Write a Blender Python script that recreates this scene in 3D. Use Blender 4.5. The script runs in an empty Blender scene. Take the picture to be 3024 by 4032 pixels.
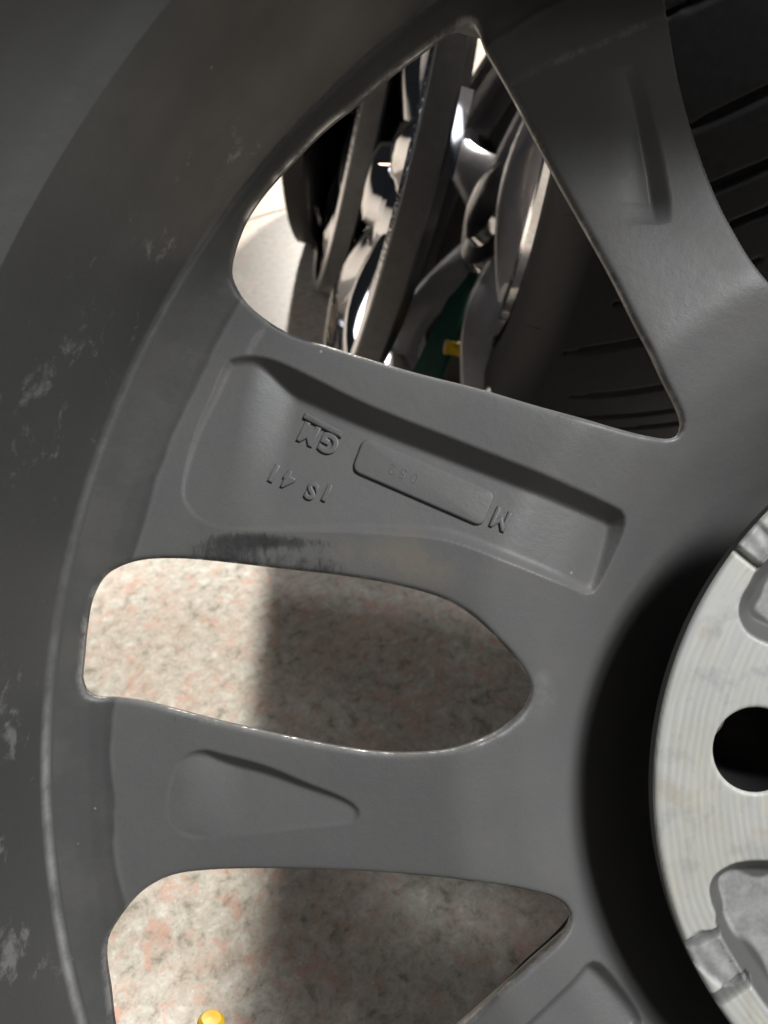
import bpy, math, random
import numpy as np
from mathutils import Matrix, Vector
random.seed(7); rng = np.random.RandomState(3)
scene = bpy.context.scene
COL = scene.collection
R = math.radians

# ------------------------------------------------------------------ camera, world, lamps, exposure
PITCH = R(40.0)            # the phone looks down at the wheel by this much
CAM_H = 0.364              # metres above the floor
cp, sp = math.cos(PITCH), math.sin(PITCH)
# camera frame (x right, y up, z to the viewer) -> world (z up)
ROT = Matrix(((1, 0, 0), (0, sp, -cp), (0, cp, sp)))
CAM = Vector((0, 0, CAM_H))
cam_d = bpy.data.cameras.new('camera'); cam = bpy.data.objects.new('camera', cam_d); COL.objects.link(cam)
cam.matrix_world = Matrix.Translation(CAM) @ ROT.to_4x4()
cam_d.sensor_fit = 'HORIZONTAL'; cam_d.sensor_width = 24.0; cam_d.lens = 23.05
cam_d.clip_start = 0.005; cam_d.clip_end = 50
cam_d.dof.use_dof = True; cam_d.dof.focus_distance = 0.185; cam_d.dof.aperture_fstop = 18.0
scene.camera = cam

world = bpy.data.worlds.new('World'); scene.world = world; world.use_nodes = True
bg = world.node_tree.nodes['Background']
bg.inputs[0].default_value = (0.80, 0.88, 1.0, 1); bg.inputs[1].default_value = 0.014

def area_lamp(name, loc, target, size, power, color=(1, 0.93, 0.84), sy=None):
    l = bpy.data.lights.new(name, 'AREA'); l.energy = power; l.color = color; l.size = size
    if sy: l.shape = 'RECTANGLE'; l.size_y = sy
    o = bpy.data.objects.new(name, l); COL.objects.link(o); o.location = loc
    o.rotation_euler = (Vector(target) - Vector(loc)).to_track_quat('-Z', 'Y').to_euler()
    return o
area_lamp('back_and_fill_lamp', (-0.30, 4.55, 1.95), (0.0, 0.3, 0.0), 0.12, 88)
area_lamp('back_and_fill_lamp', (0.76, 2.5, 2.5), (0.0, 0.3, 0.0), 0.10, 158)
area_lamp('back_and_fill_lamp', (-3.2, 0.9, 2.2), (0.0, 0.5, 0.2), 0.7, 17, color=(0.92, 0.94, 1.0), sy=1.5)  # added fill from the left to brighten the chrome, no known source
area_lamp('ceiling_lamp', (3.05, -0.87, 5.0), (0.0, 0.1, 0.25), 0.95, 190, color=(0.98, 0.99, 1.0))
area_lamp('ceiling_lamp', (2.3, -1.0, 5.0), (0.0, 0.1, 0.25), 0.80, 72, color=(0.98, 0.99, 1.0))
area_lamp('ceiling_lamp', (2.9, -2.2, 5.0), (0.0, 0.1, 0.25), 0.40, 20, color=(0.98, 0.99, 1.0))
for i in range(-2, 3):                                    # the rows of small warm hall lamps mirrored in the chrome
    for j in range(0, 3):
        l = bpy.data.lights.new('hall_lamp', 'POINT'); l.energy = 1.0; l.color = (1, 0.72, 0.48); l.shadow_soft_size = 0.036
        o = bpy.data.objects.new('hall_lamp', l); COL.objects.link(o); o.location = (i * 0.8 + 0.15 * (j % 2) - 0.3, 0.2 + j * 1.1, 2.7)
scene.view_settings.view_transform = 'Standard'; scene.view_settings.look = 'None'
scene.view_settings.exposure = 0.0; scene.view_settings.gamma = 1.0

# ------------------------------------------------------------------ object helpers
def tag(o, label=None, cat=None, group=None, kind=None):
    for k, v in (('label', label), ('category', cat), ('group', group), ('kind', kind)):
        if v: o[k] = v
    return o
def link(name, me, mat=None, parent=None):
    o = bpy.data.objects.new(name, me); COL.objects.link(o)
    if mat: me.materials.append(mat)
    if parent: o.parent = parent
    return o
def raw_mesh(name, V, F, smooth=True, normals=None, attrs=None):
    me = bpy.data.meshes.new(name)
    V = np.asarray(V, dtype=np.float64)
    if isinstance(F, np.ndarray) and F.ndim == 2:
        n, k = F.shape
        me.vertices.add(len(V)); me.vertices.foreach_set('co', V.ravel().astype(np.float32))
        me.loops.add(n * k); me.loops.foreach_set('vertex_index', F.ravel().astype(np.int32))
        me.polygons.add(n); me.polygons.foreach_set('loop_start', (np.arange(n) * k).astype(np.int32))
        me.update(calc_edges=True); me.validate()
    else:
        me.from_pydata([tuple(v) for v in V], [], [tuple(f) for f in F]); me.update()
    me.polygons.foreach_set('use_smooth', [smooth] * len(me.polygons))
    if attrs:
        for an, av in attrs.items():
            a = me.attributes.new(an, 'FLOAT', 'POINT'); a.data.foreach_set('value', np.asarray(av, dtype=np.float32))
    if normals is not None:
        me.normals_split_custom_set_from_vertices(np.asarray(normals, dtype=np.float32))
    return me
def empty(name, M):
    o = bpy.data.objects.new(name, None); COL.objects.link(o); o.matrix_world = M; o.empty_display_size = 0.02
    return o
def sharp_by_angle(me, ang=35):
    me.set_sharp_from_angle(angle=R(ang))

# ------------------------------------------------------------------ materials
def new_mat(name):
    m = bpy.data.materials.new(name); m.use_nodes = True
    nt = m.node_tree; b = nt.nodes['Principled BSDF']
    return m, nt, b
def N(nt, t, **kw):
    n = nt.nodes.new(t)
    for k, v in kw.items(): setattr(n, k, v)
    return n
def noise(nt, scale, detail=4, rough=0.55, vec=None, dist=0.0):
    n = N(nt, 'ShaderNodeTexNoise'); n.inputs['Scale'].default_value = scale
    n.inputs['Detail'].default_value = detail; n.inputs['Roughness'].default_value = rough; n.inputs['Distortion'].default_value = dist
    if vec is not None: nt.links.new(vec, n.inputs['Vector'])
    return n
def ramp(nt, fac, stops):
    r = N(nt, 'ShaderNodeValToRGB'); e = r.color_ramp.elements
    while len(e) < len(stops): e.new(0.5)
    for el, (p, c) in zip(e, stops):
        el.position = p; el.color = (c[0], c[1], c[2], 1) if hasattr(c, '__len__') else (c, c, c, 1)
    nt.links.new(fac, r.inputs[0]); return r
def mix(nt, fac, a, b, mode='MIX'):
    m = N(nt, 'ShaderNodeMix', data_type='RGBA', blend_type=mode)
    for sock, v in ((m.inputs[0], fac), (m.inputs[6], a), (m.inputs[7], b)):
        if hasattr(v, 'is_output'): nt.links.new(v, sock)
        elif hasattr(v, '__len__'): sock.default_value = (v[0], v[1], v[2], 1)
        else: sock.default_value = v
    return m.outputs[2]
def math_n(nt, op, a, b=None, clamp=False):
    m = N(nt, 'ShaderNodeMath', operation=op); m.use_clamp = clamp
    for s, v in ((m.inputs[0], a), (m.inputs[1], b)):
        if v is None: continue
        if hasattr(v, 'is_output'): nt.links.new(v, s)
        else: s.default_value = v
    return m.outputs[0]
def coord(nt, kind='Object'): return N(nt, 'ShaderNodeTexCoord').outputs[kind]
def bump(nt, h, strength, dist=0.001):
    b = N(nt, 'ShaderNodeBump'); b.inputs['Strength'].default_value = strength; b.inputs['Distance'].default_value = dist
    nt.links.new(h, b.inputs['Height']); return b.outputs[0]

def paint_material(name, barrel=False):
    m, nt, b = new_mat(name); L = nt.links
    co = coord(nt)
    big = noise(nt, 28, 3, 0.5, co); fine = noise(nt, 2600, 3, 0.6, co)
    base = ramp(nt, big.outputs[0], [(0.3, (0.158, 0.160, 0.158)), (0.7, (0.184, 0.185, 0.181))]).outputs[0]
    base = mix(nt, ramp(nt, fine.outputs[0], [(0.35, 0.0), (0.65, 0.5)]).outputs[0], base, (0.205, 0.206, 0.202))
    # scuffed bare patches: dark streaks where the paint has worn off the edge
    wear = N(nt, 'ShaderNodeAttribute', attribute_name='wear').outputs['Fac']
    mp = N(nt, 'ShaderNodeMapping'); L.new(co, mp.inputs[0]); mp.inputs['Scale'].default_value = (1.0, 0.45, 1.0)
    wn = noise(nt, 520, 8, 0.75, mp.outputs[0], 0.5)
    wm = math_n(nt, 'ADD', wear, wn.outputs[0])
    wmask = ramp(nt, math_n(nt, 'SUBTRACT', wm, 0.62), [(0.24, 0.0), (0.44, 0.65), (0.64, 0.92)]).outputs[0]
    base = mix(nt, wmask, base, (0.034, 0.035, 0.042))
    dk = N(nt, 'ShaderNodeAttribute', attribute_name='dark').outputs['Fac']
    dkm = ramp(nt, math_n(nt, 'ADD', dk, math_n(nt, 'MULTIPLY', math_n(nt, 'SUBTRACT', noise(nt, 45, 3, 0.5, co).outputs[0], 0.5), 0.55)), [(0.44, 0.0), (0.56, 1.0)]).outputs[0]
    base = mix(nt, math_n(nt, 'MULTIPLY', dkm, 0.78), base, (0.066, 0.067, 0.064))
    # tan dust
    dn = noise(nt, 75, 5, 0.6, co)
    dust = N(nt, 'ShaderNodeAttribute', attribute_name='dust').outputs['Fac']
    dmask = math_n(nt, 'MULTIPLY', ramp(nt, dn.outputs[0], [(0.42, 0.0), (0.62, 1.0)]).outputs[0], dust)
    base = mix(nt, dmask, base, (0.27, 0.235, 0.19))
    # tiny pale specks
    vo = N(nt, 'ShaderNodeTexVoronoi'); vo.inputs['Scale'].default_value = 85; L.new(co, vo.inputs['Vector'])
    sp_ = ramp(nt, vo.outputs['Distance'], [(0.020, 1.0), (0.034, 0.0)]).outputs[0]
    gate = ramp(nt, noise(nt, 40, 1, 0.5, co).outputs[0], [(0.56, 0.0), (0.60, 1.0)]).outputs[0]
    base = mix(nt, math_n(nt, 'MULTIPLY', sp_, gate), base, (0.42, 0.42, 0.42))
    if barrel:
        sc = N(nt, 'ShaderNodeAttribute', attribute_name='scuff').outputs['Fac']; lg = N(nt, 'ShaderNodeAttribute', attribute_name='ledge').outputs['Fac']
        pn = noise(nt, 130, 8, 0.74, co, 0.3)
        pm = ramp(nt, math_n(nt, 'ADD', math_n(nt, 'MULTIPLY', sc, 0.235), pn.outputs[0]), [(0.67, 0.0), (0.77, 0.75)]).outputs[0]
        base = mix(nt, pm, base, (0.28, 0.28, 0.27))
        lm = math_n(nt, 'MULTIPLY', lg, ramp(nt, noise(nt, 150, 5, 0.65, co).outputs[0], [(0.30, 0.25), (0.60, 0.9)]).outputs[0])
        base = mix(nt, lm, base, (0.36, 0.355, 0.34))
    L.new(base, b.inputs['Base Color'])
    rr = ramp(nt, noise(nt, 60, 4, 0.6, co).outputs[0], [(0.3, 0.40), (0.7, 0.54)]).outputs[0]
    ed = N(nt, 'ShaderNodeAttribute', attribute_name='edge').outputs['Fac']
    em = math_n(nt, 'MULTIPLY', ed, ramp(nt, noise(nt, 130, 5, 0.65, co).outputs[0], [(0.46, 0.12), (0.58, 0.9)]).outputs[0], True)
    L.new(math_n(nt, 'MULTIPLY', em, 0.85), b.inputs['Metallic'])
    base = mix(nt, em, base, (0.55, 0.55, 0.55)); L.new(base, b.inputs['Base Color'])  # pale metal colour for edge wear and for the painted-in glints
    rr = mix(nt, em, rr, (0.30, 0.30, 0.30)); rr = mix(nt, math_n(nt, 'MULTIPLY', wmask, 0.8), rr, (0.34, 0.34, 0.34))
    L.new(rr, b.inputs['Roughness'])
    b.inputs['Specular IOR Level'].default_value = 0.5
    hgt = math_n(nt, 'ADD', math_n(nt, 'MULTIPLY', fine.outputs[0], 1.0), math_n(nt, 'MULTIPLY', wmask, -1.4))
    hgt = math_n(nt, 'ADD', hgt, math_n(nt, 'MULTIPLY', noise(nt, 420, 4, 0.6, co).outputs[0], 2.2))
    L.new(bump(nt, hgt, 0.30, 0.00012), b.inputs['Normal'])
    return m
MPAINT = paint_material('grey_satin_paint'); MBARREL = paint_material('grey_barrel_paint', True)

def pad_material():
    m, nt, b = new_mat('machined_aluminium'); L = nt.links
    co = coord(nt)
    # radial distance to the wheel axis, for the turning marks
    sx = N(nt, 'ShaderNodeSeparateXYZ'); L.new(co, sx.inputs[0])
    ax = math_n(nt, 'SUBTRACT', sx.outputs[0], AXO[0]); ay = math_n(nt, 'SUBTRACT', sx.outputs[1], AXO[1])
    rad = math_n(nt, 'SQRT', math_n(nt, 'ADD', math_n(nt, 'MULTIPLY', ax, ax), math_n(nt, 'MULTIPLY', ay, ay)))
    ang = math_n(nt, 'ARCTAN2', ay, ax)
    cx = N(nt, 'ShaderNodeCombineXYZ'); L.new(math_n(nt, 'MULTIPLY', rad, 1500), cx.inputs[0]); L.new(math_n(nt, 'MULTIPLY', ang, 5), cx.inputs[1])
    streak = noise(nt, 1.0, 3, 0.6, cx.outputs[0])
    wob = noise(nt, 60, 2, 0.5, co)
    tool = math_n(nt, 'SINE', math_n(nt, 'ADD', math_n(nt, 'MULTIPLY', rad, 4000), math_n(nt, 'MULTIPLY', wob.outputs[0], 7)))
    land = N(nt, 'ShaderNodeAttribute', attribute_name='land').outputs['Fac']       # 1 on the turned face
    paint = N(nt, 'ShaderNodeAttribute', attribute_name='paint').outputs['Fac']     # 1 on the overpainted recess walls
    face = ramp(nt, streak.outputs[0], [(0.25, (0.73, 0.745, 0.74)), (0.50, (0.80, 0.80, 0.76)), (0.75, (0.86, 0.85, 0.77))]).outputs[0]
    tan_n = noise(nt, 95, 4, 0.6, co)
    face = mix(nt, ramp(nt, tan_n.outputs[0], [(0.58, 0.0), (0.72, 0.5)]).outputs[0], face, (0.62, 0.52, 0.38))
    face = mix(nt, ramp(nt, noise(nt, 140, 4, 0.6, co).outputs[0], [(0.54, 0.0), (0.66, 0.45)]).outputs[0], face, (0.46, 0.48, 0.50))
    yst = noise(nt, 1.0, 5, 0.65, cx.outputs[0]); yb = noise(nt, 38, 4, 0.6, co)
    ym = math_n(nt, 'MULTIPLY', ramp(nt, yst.outputs[0], [(0.50, 0.0), (0.64, 1.0)]).outputs[0], ramp(nt, yb.outputs[0], [(0.45, 0.0), (0.60, 0.9)]).outputs[0])
    face = mix(nt, ym, face, (0.90, 0.86, 0.62))
    tmask = ramp(nt, noise(nt, 30, 3, 0.6, co).outputs[0], [(0.45, 0.02), (0.62, 0.11)]).outputs[0]
    face = mix(nt, math_n(nt, 'MULTIPLY', math_n(nt, 'ADD', tool, 1.0), tmask), face, (0.42, 0.42, 0.37))
    cast = ramp(nt, noise(nt, 260, 5, 0.65, co).outputs[0], [(0.32, (0.38, 0.38, 0.38)), (0.62, (0.60, 0.60, 0.58))]).outputs[0]
    face = mix(nt, ramp(nt, noise(nt, 24, 5, 0.65, co).outputs[0], [(0.48, 0.0), (0.66, 0.45)]).outputs[0], face, (0.66, 0.63, 0.52))
    colr = mix(nt, land, cast, face)
    colr = mix(nt, paint, colr, (0.155, 0.155, 0.150))
    colr = mix(nt, N(nt, 'ShaderNodeAttribute', attribute_name='bore').outputs['Fac'], colr, (0.03, 0.03, 0.03))  # near-black hole walls, their deep shade put into the colour
    L.new(colr, b.inputs['Base Color'])
    b.inputs['Metallic'].default_value = 0.08
    L.new(ramp(nt, streak.outputs[0], [(0.3, 0.48), (0.7, 0.62)]).outputs[0], b.inputs['Roughness'])
    h = math_n(nt, 'ADD', math_n(nt, 'MULTIPLY', tool, land), math_n(nt, 'MULTIPLY', noise(nt, 500, 4, 0.6, co).outputs[0], 2.0))
    L.new(bump(nt, h, 0.22, 0.00008), b.inputs['Normal'])
    return m

def granite_material():
    m, nt, b = new_mat('pink_granite'); L = nt.links
    co = coord(nt, 'Object')
    g1 = noise(nt, 120, 8, 0.74, co, 0.4); g2 = noise(nt, 82, 8, 0.72, co, 0.8); g3 = noise(nt, 520, 5, 0.65, co)
    g4 = noise(nt, 7, 2, 0.5, co); g5 = noise(nt, 1500, 3, 0.6, co)
    base = ramp(nt, g1.outputs[0], [(0.36, (0.19, 0.17, 0.13)), (0.46, (0.46, 0.435, 0.375)), (0.56, (0.57, 0.555, 0.50)), (0.66, (0.74, 0.73, 0.68))]).outputs[0]
    pk = ramp(nt, g2.outputs[0], [(0.525, 0.0), (0.58, 0.6), (0.66, 0.95)]).outputs[0]
    base = mix(nt, math_n(nt, 'MULTIPLY', pk, ramp(nt, g4.outputs[0], [(0.30, 0.45), (0.62, 0.95)]).outputs[0]), base, (0.61, 0.315, 0.235))
    base = mix(nt, ramp(nt, noise(nt, 28, 3, 0.5, co).outputs[0], [(0.45, 0.0), (0.65, 0.35)]).outputs[0], base, (0.60, 0.46, 0.39))
    base = mix(nt, ramp(nt, g3.outputs[0], [(0.56, 0.0), (0.66, 0.65)]).outputs[0], base, (0.24, 0.22, 0.18))
    base = mix(nt, ramp(nt, g5.outputs[0], [(0.40, 0.0), (0.75, 0.5)]).outputs[0], base, (0.72, 0.69, 0.62))
    vo = N(nt, 'ShaderNodeTexVoronoi'); vo.inputs['Scale'].default_value = 150; L.new(co, vo.inputs['Vector'])
    base = mix(nt, ramp(nt, vo.outputs['Distance'], [(0.05, 0.7), (0.11, 0.0)]).outputs[0], base, (0.80, 0.79, 0.73))
    L.new(base, b.inputs['Base Color']); b.inputs['Roughness'].default_value = 0.38
    b.inputs['Specular IOR Level'].default_value = 0.35
    return m
MGRAN = granite_material()

def simple(name, col, rough, metal=0.0, spec=0.5, nscale=None, var=0.2, bumpd=0.0):
    m, nt, b = new_mat(name); L = nt.links
    if nscale:
        n = noise(nt, nscale, 4, 0.6, coord(nt))
        c0 = [c * (1 - var) for c in col]; c1 = [min(1, c * (1 + var)) for c in col]
        L.new(ramp(nt, n.outputs[0], [(0.3, c0), (0.7, c1)]).outputs[0], b.inputs['Base Color'])
        if bumpd: L.new(bump(nt, n.outputs[0], 0.5, bumpd), b.inputs['Normal'])
    else: b.inputs['Base Color'].default_value = (*col, 1)
    b.inputs['Roughness'].default_value = rough; b.inputs['Metallic'].default_value = metal
    b.inputs['Specular IOR Level'].default_value = spec
    return m
MGROUT = simple('grout', (0.16, 0.15, 0.13), 0.9, nscale=90)
MCHROME = simple('chrome', (0.72, 0.72, 0.74), 0.06, 1.0, nscale=40, var=0.04)
MLIP = simple('dimpled_chrome', (0.74, 0.74, 0.76), 0.07, 1.0, nscale=260, var=0.02, bumpd=0.0012)
MSATIN = simple('satin_alloy', (0.76, 0.78, 0.85), 0.22, 0.40, nscale=120, var=0.08)
MRUBBER = simple('tyre_rubber', (0.0115, 0.012, 0.0135), 0.62, 0, 0.28, nscale=260, var=0.25, bumpd=0.0002)
MBAND = simple('dull_rim_lacquer', (0.15, 0.15, 0.148), 0.42, 0, 0.5, nscale=150, var=0.15)
MDARK = simple('black_plastic', (0.018, 0.017, 0.018), 0.35, 0, 0.5, nscale=80, var=0.2)
MGREEN = simple('green_board', (0.022, 0.135, 0.112), 0.6, 0, 0.35, nscale=60, var=0.15)
MCREAM = simple('cream_card', (0.52, 0.46, 0.38), 0.7, nscale=90, var=0.1)
MYELLOW = simple('yellow_plastic', (0.46, 0.29, 0.007), 0.36, 0, 0.5, nscale=200, var=0.1)
MBRASS = simple('brass', (0.70, 0.50, 0.18), 0.3, 1.0)

# ------------------------------------------------------------------ photograph tracing -> wheel plane (millimetres)
FPX = 1593.0                                    # focal length for a 1659 px wide picture
AX, AY = 136.3, -57.0                           # wheel axis in the camera frame, mm
RT = np.array([0, 64, 72, 80, 87, 95, 105, 120, 195, 199.2, 201.5, 205, 208, 210.2, 211.6, 212.9, 240], float)
DT = np.array([190, 190, 186, 179, 173, 167, 162.2, 159.6, 171.2, 171.9, 171.9, 171.1, 169.7, 168.2, 167.2, 167.0, 167.0], float)
_rr = np.linspace(0, 240, 1201); _dd = np.interp(_rr, RT, DT)
_k = np.hanning(11); _k /= _k.sum(); _d1 = np.convolve(np.pad(_dd, 5, mode='edge'), _k, 'valid')
_k2 = np.hanning(61); _k2 /= _k2.sum(); _d2 = np.convolve(np.pad(_dd, 30, mode='edge'), _k2, 'valid')
_w = np.clip((_rr - 178) / 12, 0, 1); _dd = _d1 * _w + _d2 * (1 - _w)
def base_depth(x, y):
    return np.interp(np.hypot(x - AX, y - AY), _rr, _dd)
def px(pts, depth=None):
    p = np.asarray(pts, float); d = np.full(len(p), 163.0)
    for _ in range(8):
        x = (p[:, 0] - 829.5) * d / FPX; y = -(p[:, 1] - 1106) * d / FPX
        d = base_depth(x, y) if depth is None else np.full(len(p), float(depth))
    return np.stack([x, y], 1)
def rot60(P, k, step=60.0):
    a = R(step * k); c, s = math.cos(a), math.sin(a); q = P - (AX, AY)
    return np.stack([q[:, 0] * c - q[:, 1] * s + AX, q[:, 0] * s + q[:, 1] * c + AY], 1)
def spline(P, n=200):
    """closed Catmull-Rom through P, resampled evenly"""
    P = np.asarray(P); m = len(P); out = []
    for i in range(m):
        p0, p1, p2, p3 = P[i - 1], P[i], P[(i + 1) % m], P[(i + 2) % m]
        t = np.linspace(0, 1, 12, endpoint=False)[:, None]
        d1 = np.linalg.norm(p2 - p1) + 1e-9
        m1 = (p2 - p0) / (np.linalg.norm(p2 - p1) + np.linalg.norm(p1 - p0)) * d1
        m2 = (p3 - p1) / (np.linalg.norm(p3 - p2) + np.linalg.norm(p2 - p1)) * d1
        out.append((2*t**3 - 3*t**2 + 1) * p1 + (t**3 - 2*t**2 + t) * m1 + (-2*t**3 + 3*t**2) * p2 + (t**3 - t**2) * m2)
    Q = np.concatenate(out); Qc = np.vstack([Q, Q[:1]])
    L = np.concatenate([[0], np.cumsum(np.linalg.norm(np.diff(Qc, axis=0), axis=1))])
    s = np.linspace(0, L[-1], n, endpoint=False)
    return np.stack([np.interp(s, L, Qc[:, 0]), np.interp(s, L, Qc[:, 1])], 1)
def area2(P): return np.sum(P[:, 0] * np.roll(P[:, 1], -1) - np.roll(P[:, 0], -1) * P[:, 1])
def ccw(P): return P if area2(P) > 0 else P[::-1].copy()
def sdf(poly, x, y, margin=20.0, far=99.0):
    """signed distance, positive outside; 'far' when further than margin from the bounding box"""
    out = np.full(x.shape, far); lo = poly.min(0) - margin; hi = poly.max(0) + margin
    idx = np.nonzero((x > lo[0]) & (x < hi[0]) & (y > lo[1]) & (y < hi[1]))[0]
    A = poly; B = np.roll(poly, -1, 0); E = B - A; EE = (E ** 2).sum(1) + 1e-12
    for c in range(0, len(idx), 15000):
        ii = idx[c:c + 15000]; qx = x[ii][:, None]; qy = y[ii][:, None]
        wx = qx - A[:, 0]; wy = qy - A[:, 1]
        t = np.clip((wx * E[:, 0] + wy * E[:, 1]) / EE, 0, 1)
        d2 = ((wx - t * E[:, 0]) ** 2 + (wy - t * E[:, 1]) ** 2).min(1)
        c1 = (A[:, 1] <= qy) != (B[:, 1] <= qy)
        with np.errstate(divide='ignore', invalid='ignore'):
            xi = A[:, 0] + (qy - A[:, 1]) / np.where(E[:, 1] == 0, 1e-9, E[:, 1]) * E[:, 0]
        ins = ((c1 & (xi > qx)).sum(1) % 2) == 1
        out[ii] = np.where(ins, -1, 1) * np.sqrt(d2)
    return out

W1 = [(1014,40),(1031,50),(1054,106),(1100,185),(1150,278),(1199,370),(1266,489),(1325,595),(1385,714),(1431,807),(1467,880),(1477,919),(1464,942),(1431,946),(1332,923),(1166,876),(1034,837),(902,804),(809,777),(703,744),(637,724),(578,691),(531,651),(505,608),(499,575),(508,529),(531,470),(571,410),(637,337),(703,271),(770,218),(836,162),(915,103),(968,63),(994,45)]
W2 = [(172,1472),(175,1428),(182,1356),(193,1298),(219,1250),(255,1225),(306,1210),(386,1207),(473,1214),(619,1231),(728,1243),(837,1261),(946,1290),(1019,1330),(1085,1392),(1128,1443),(1146,1479),(1146,1508),(1128,1541),(1085,1578),(1026,1607),(946,1627),(837,1630),(728,1616),(619,1594),(473,1561),(364,1532),(292,1515),(241,1509),(205,1508),(183,1498)]
W3 = [(224,2077),(231,2031),(262,1978),(307,1928),(368,1896),(452,1884),(566,1881),(718,1884),(870,1893),(1022,1909),(1159,1932),(1213,1951),(1235,1982),(1228,2012),(1175,2069),(1098,2137),(1030,2198),(900,2310),(760,2430),(610,2530),(500,2565),(400,2545),(320,2470),(270,2350),(243,2230),(234,2153)]
W0 = [(1440,0),(1450,60),(1465,150),(1490,250),(1530,370),(1580,480),(1659,600),(1760,690),(1830,715),(1900,670),(1930,540),(1910,350),(1850,130),(1760,-100),(1680,-230),(1580,-250),(1490,-200),(1440,-100)]
P1, P2, P3, P0 = (px(w) for w in (W1, W2, W3, W0))
windows = [ccw(spline(p)) for p in (P0, P1, P2, P3)]
for k in (2, 3, 4, 5): windows.append(ccw(spline(rot60(P1, k), 120)))        # unseen repeats round the wheel
for k in (1, 2, 3, 4): windows.append(ccw(spline(rot60(P2, k), 120)))

G1 = [(494,776),(547,768),(607,783),(792,872),(990,951),(1189,1030),(1321,1090),(1349,1108),(1351,1140),(1325,1205),(1292,1270),(1275,1285),(1240,1272),(1100,1215),(960,1166),(820,1152),(700,1147),(560,1147),(470,1143),(420,1118),(392,1072),(402,1000),(425,925),(458,850),(480,797)]
S1 = [(405,1628),(440,1619),(480,1628),(575,1654),(662,1690),(742,1723),(772,1745),(776,1766),(757,1780),(700,1787),(648,1792),(560,1806),(480,1816),(440,1816),(400,1807),(366,1786),(357,1750),(362,1700),(380,1650)]
PG, PS = px(G1), px(S1)
GPOK = [(ccw(spline(rot60(PG, k), 120)), k) for k in (0, 1, 2, 3, 4, 5)]
SPOK = [(ccw(spline(rot60(PS, k), 100)), k) for k in (0, -1, -2, -3, -4, -5)]
def smin(a, b, k):
    h = np.clip(0.5 + 0.5 * (b - a) / k, 0, 1); return b * (1 - h) + a * h - k * h * (1 - h)
gA, gB = px([(470, 1146), (1275, 1288)]); gdir = (gB - gA) / np.linalg.norm(gB - gA); gn = np.array([-gdir[1], gdir[0]])
sA, sB = px([(400, 1812), (757, 1786)]); sdir = (sB - sA) / np.linalg.norm(sB - sA); sn = np.array([-sdir[1], sdir[0]])
def g_floor(x, y):                              # the flat floor of the stamped pocket sinks away from its lower edge
    q = (x - gA[0]) * gn[0] + (y - gA[1]) * gn[1]; t = (x - gA[0]) * gdir[0] + (y - gA[1]) * gdir[1]
    f = np.clip(t / 13.0, 0, 1); f = f * f * (3 - 2 * f)
    return np.clip(0.05 + 0.165 * q * (0.25 + 0.75 * f) + 0.022 * np.clip(t - 25, 0, 60), 0.05, 7.0)
def s_floor(x, y):
    q = (x - sA[0]) * sn[0] + (y - sA[1]) * sn[1]; t = (x - sA[0]) * sdir[0] + (y - sA[1]) * sdir[1]
    f = np.clip(t / 16.0, 0, 1); f = f * f * (3 - 2 * f)
    return np.clip((0.04 + 0.20 * q) * (0.06 + 0.94 * f) + 0.16 * np.exp(-((q - 0.5) / 1.5) ** 2 - ((t - 1) / 4.0) ** 2), 0.02, 4.0)
GROOVE = px([(1379, 136), (1401, 210), (1419, 285), (1436, 359), (1448, 430), (1450, 478)])
def back_rot(x, y, k):
    a = R(-60.0 * k); c, s = math.cos(a), math.sin(a); X, Y = x - AX, y - AY
    return X * c - Y * s + AX, X * s + Y * c + AY
def pockets(x, y):
    d = np.zeros_like(x)
    for P, k in GPOK:
        s = -sdf(P, x, y, 1.0, -0.0 + 1.0); i = s > 0
        if i.any():
            bx, by = back_rot(x[i], y[i], k)
            d[i] += np.maximum(0, smin(s[i] * 1.2, g_floor(bx, by), 1.0))
    for P, k in SPOK:
        if k == -1: continue
        s = -sdf(P, x, y, 1.0, 1.0); i = s > 0
        if i.any():
            bx, by = back_rot(x[i], y[i], k)
            d[i] += np.maximum(0, smin(s[i] * 0.95, s_floor(bx, by), 0.7))
    i = (x > 30) & (x < 80) & (y > 45) & (y < 110)
    if i.any():
        xi, yi = x[i], y[i]; best = np.full(xi.shape, 99.0); sd = np.zeros(xi.shape); tt = np.zeros(xi.shape); n = len(GROOVE) - 1
        for j, (a, b) in enumerate(zip(GROOVE[:-1], GROOVE[1:])):
            e = b - a; t = ((xi - a[0]) * e[0] + (yi - a[1]) * e[1]) / (e @ e); tc = np.clip(t, 0, 1)
            dd = np.hypot(xi - a[0] - tc * e[0], yi - a[1] - tc * e[1]); side = np.sign(e[0] * (yi - a[1]) - e[1] * (xi - a[0]))
            m = dd < best; best = np.where(m, dd, best); sd = np.where(m, -side * dd, sd); tt = np.where(m, (j + np.where(j == 0, np.minimum(t, 1), np.where(j == n - 1, np.maximum(t, 0), tc))) / n, tt)
        # sd > 0 : left of the line, where the floor climbs back slowly
        along = np.clip(tt / 0.75, 0, 1) ** 0.8 * np.clip((1.02 - tt) / 0.22, 0, 1) ** 0.7
        left = np.exp(-np.clip(sd, 0, 99) / 4.2) * np.clip((sd + 0.0) * 1.25, 0, 99)
        g = smin(np.clip(sd, 0, 99) * 0.95, 4.2 * np.exp(-np.clip(sd - 2.0, 0, 99) / 3.6), 0.8)
        d[i] += np.maximum(0, np.where(sd > 0, g, 0)) * along
    return d
RHO = 1.1
def win_sdf(x, y):
    s = np.full(x.shape, 99.0)
    for w in windows: s = np.minimum(s, sdf(w, x, y))
    return s
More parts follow.
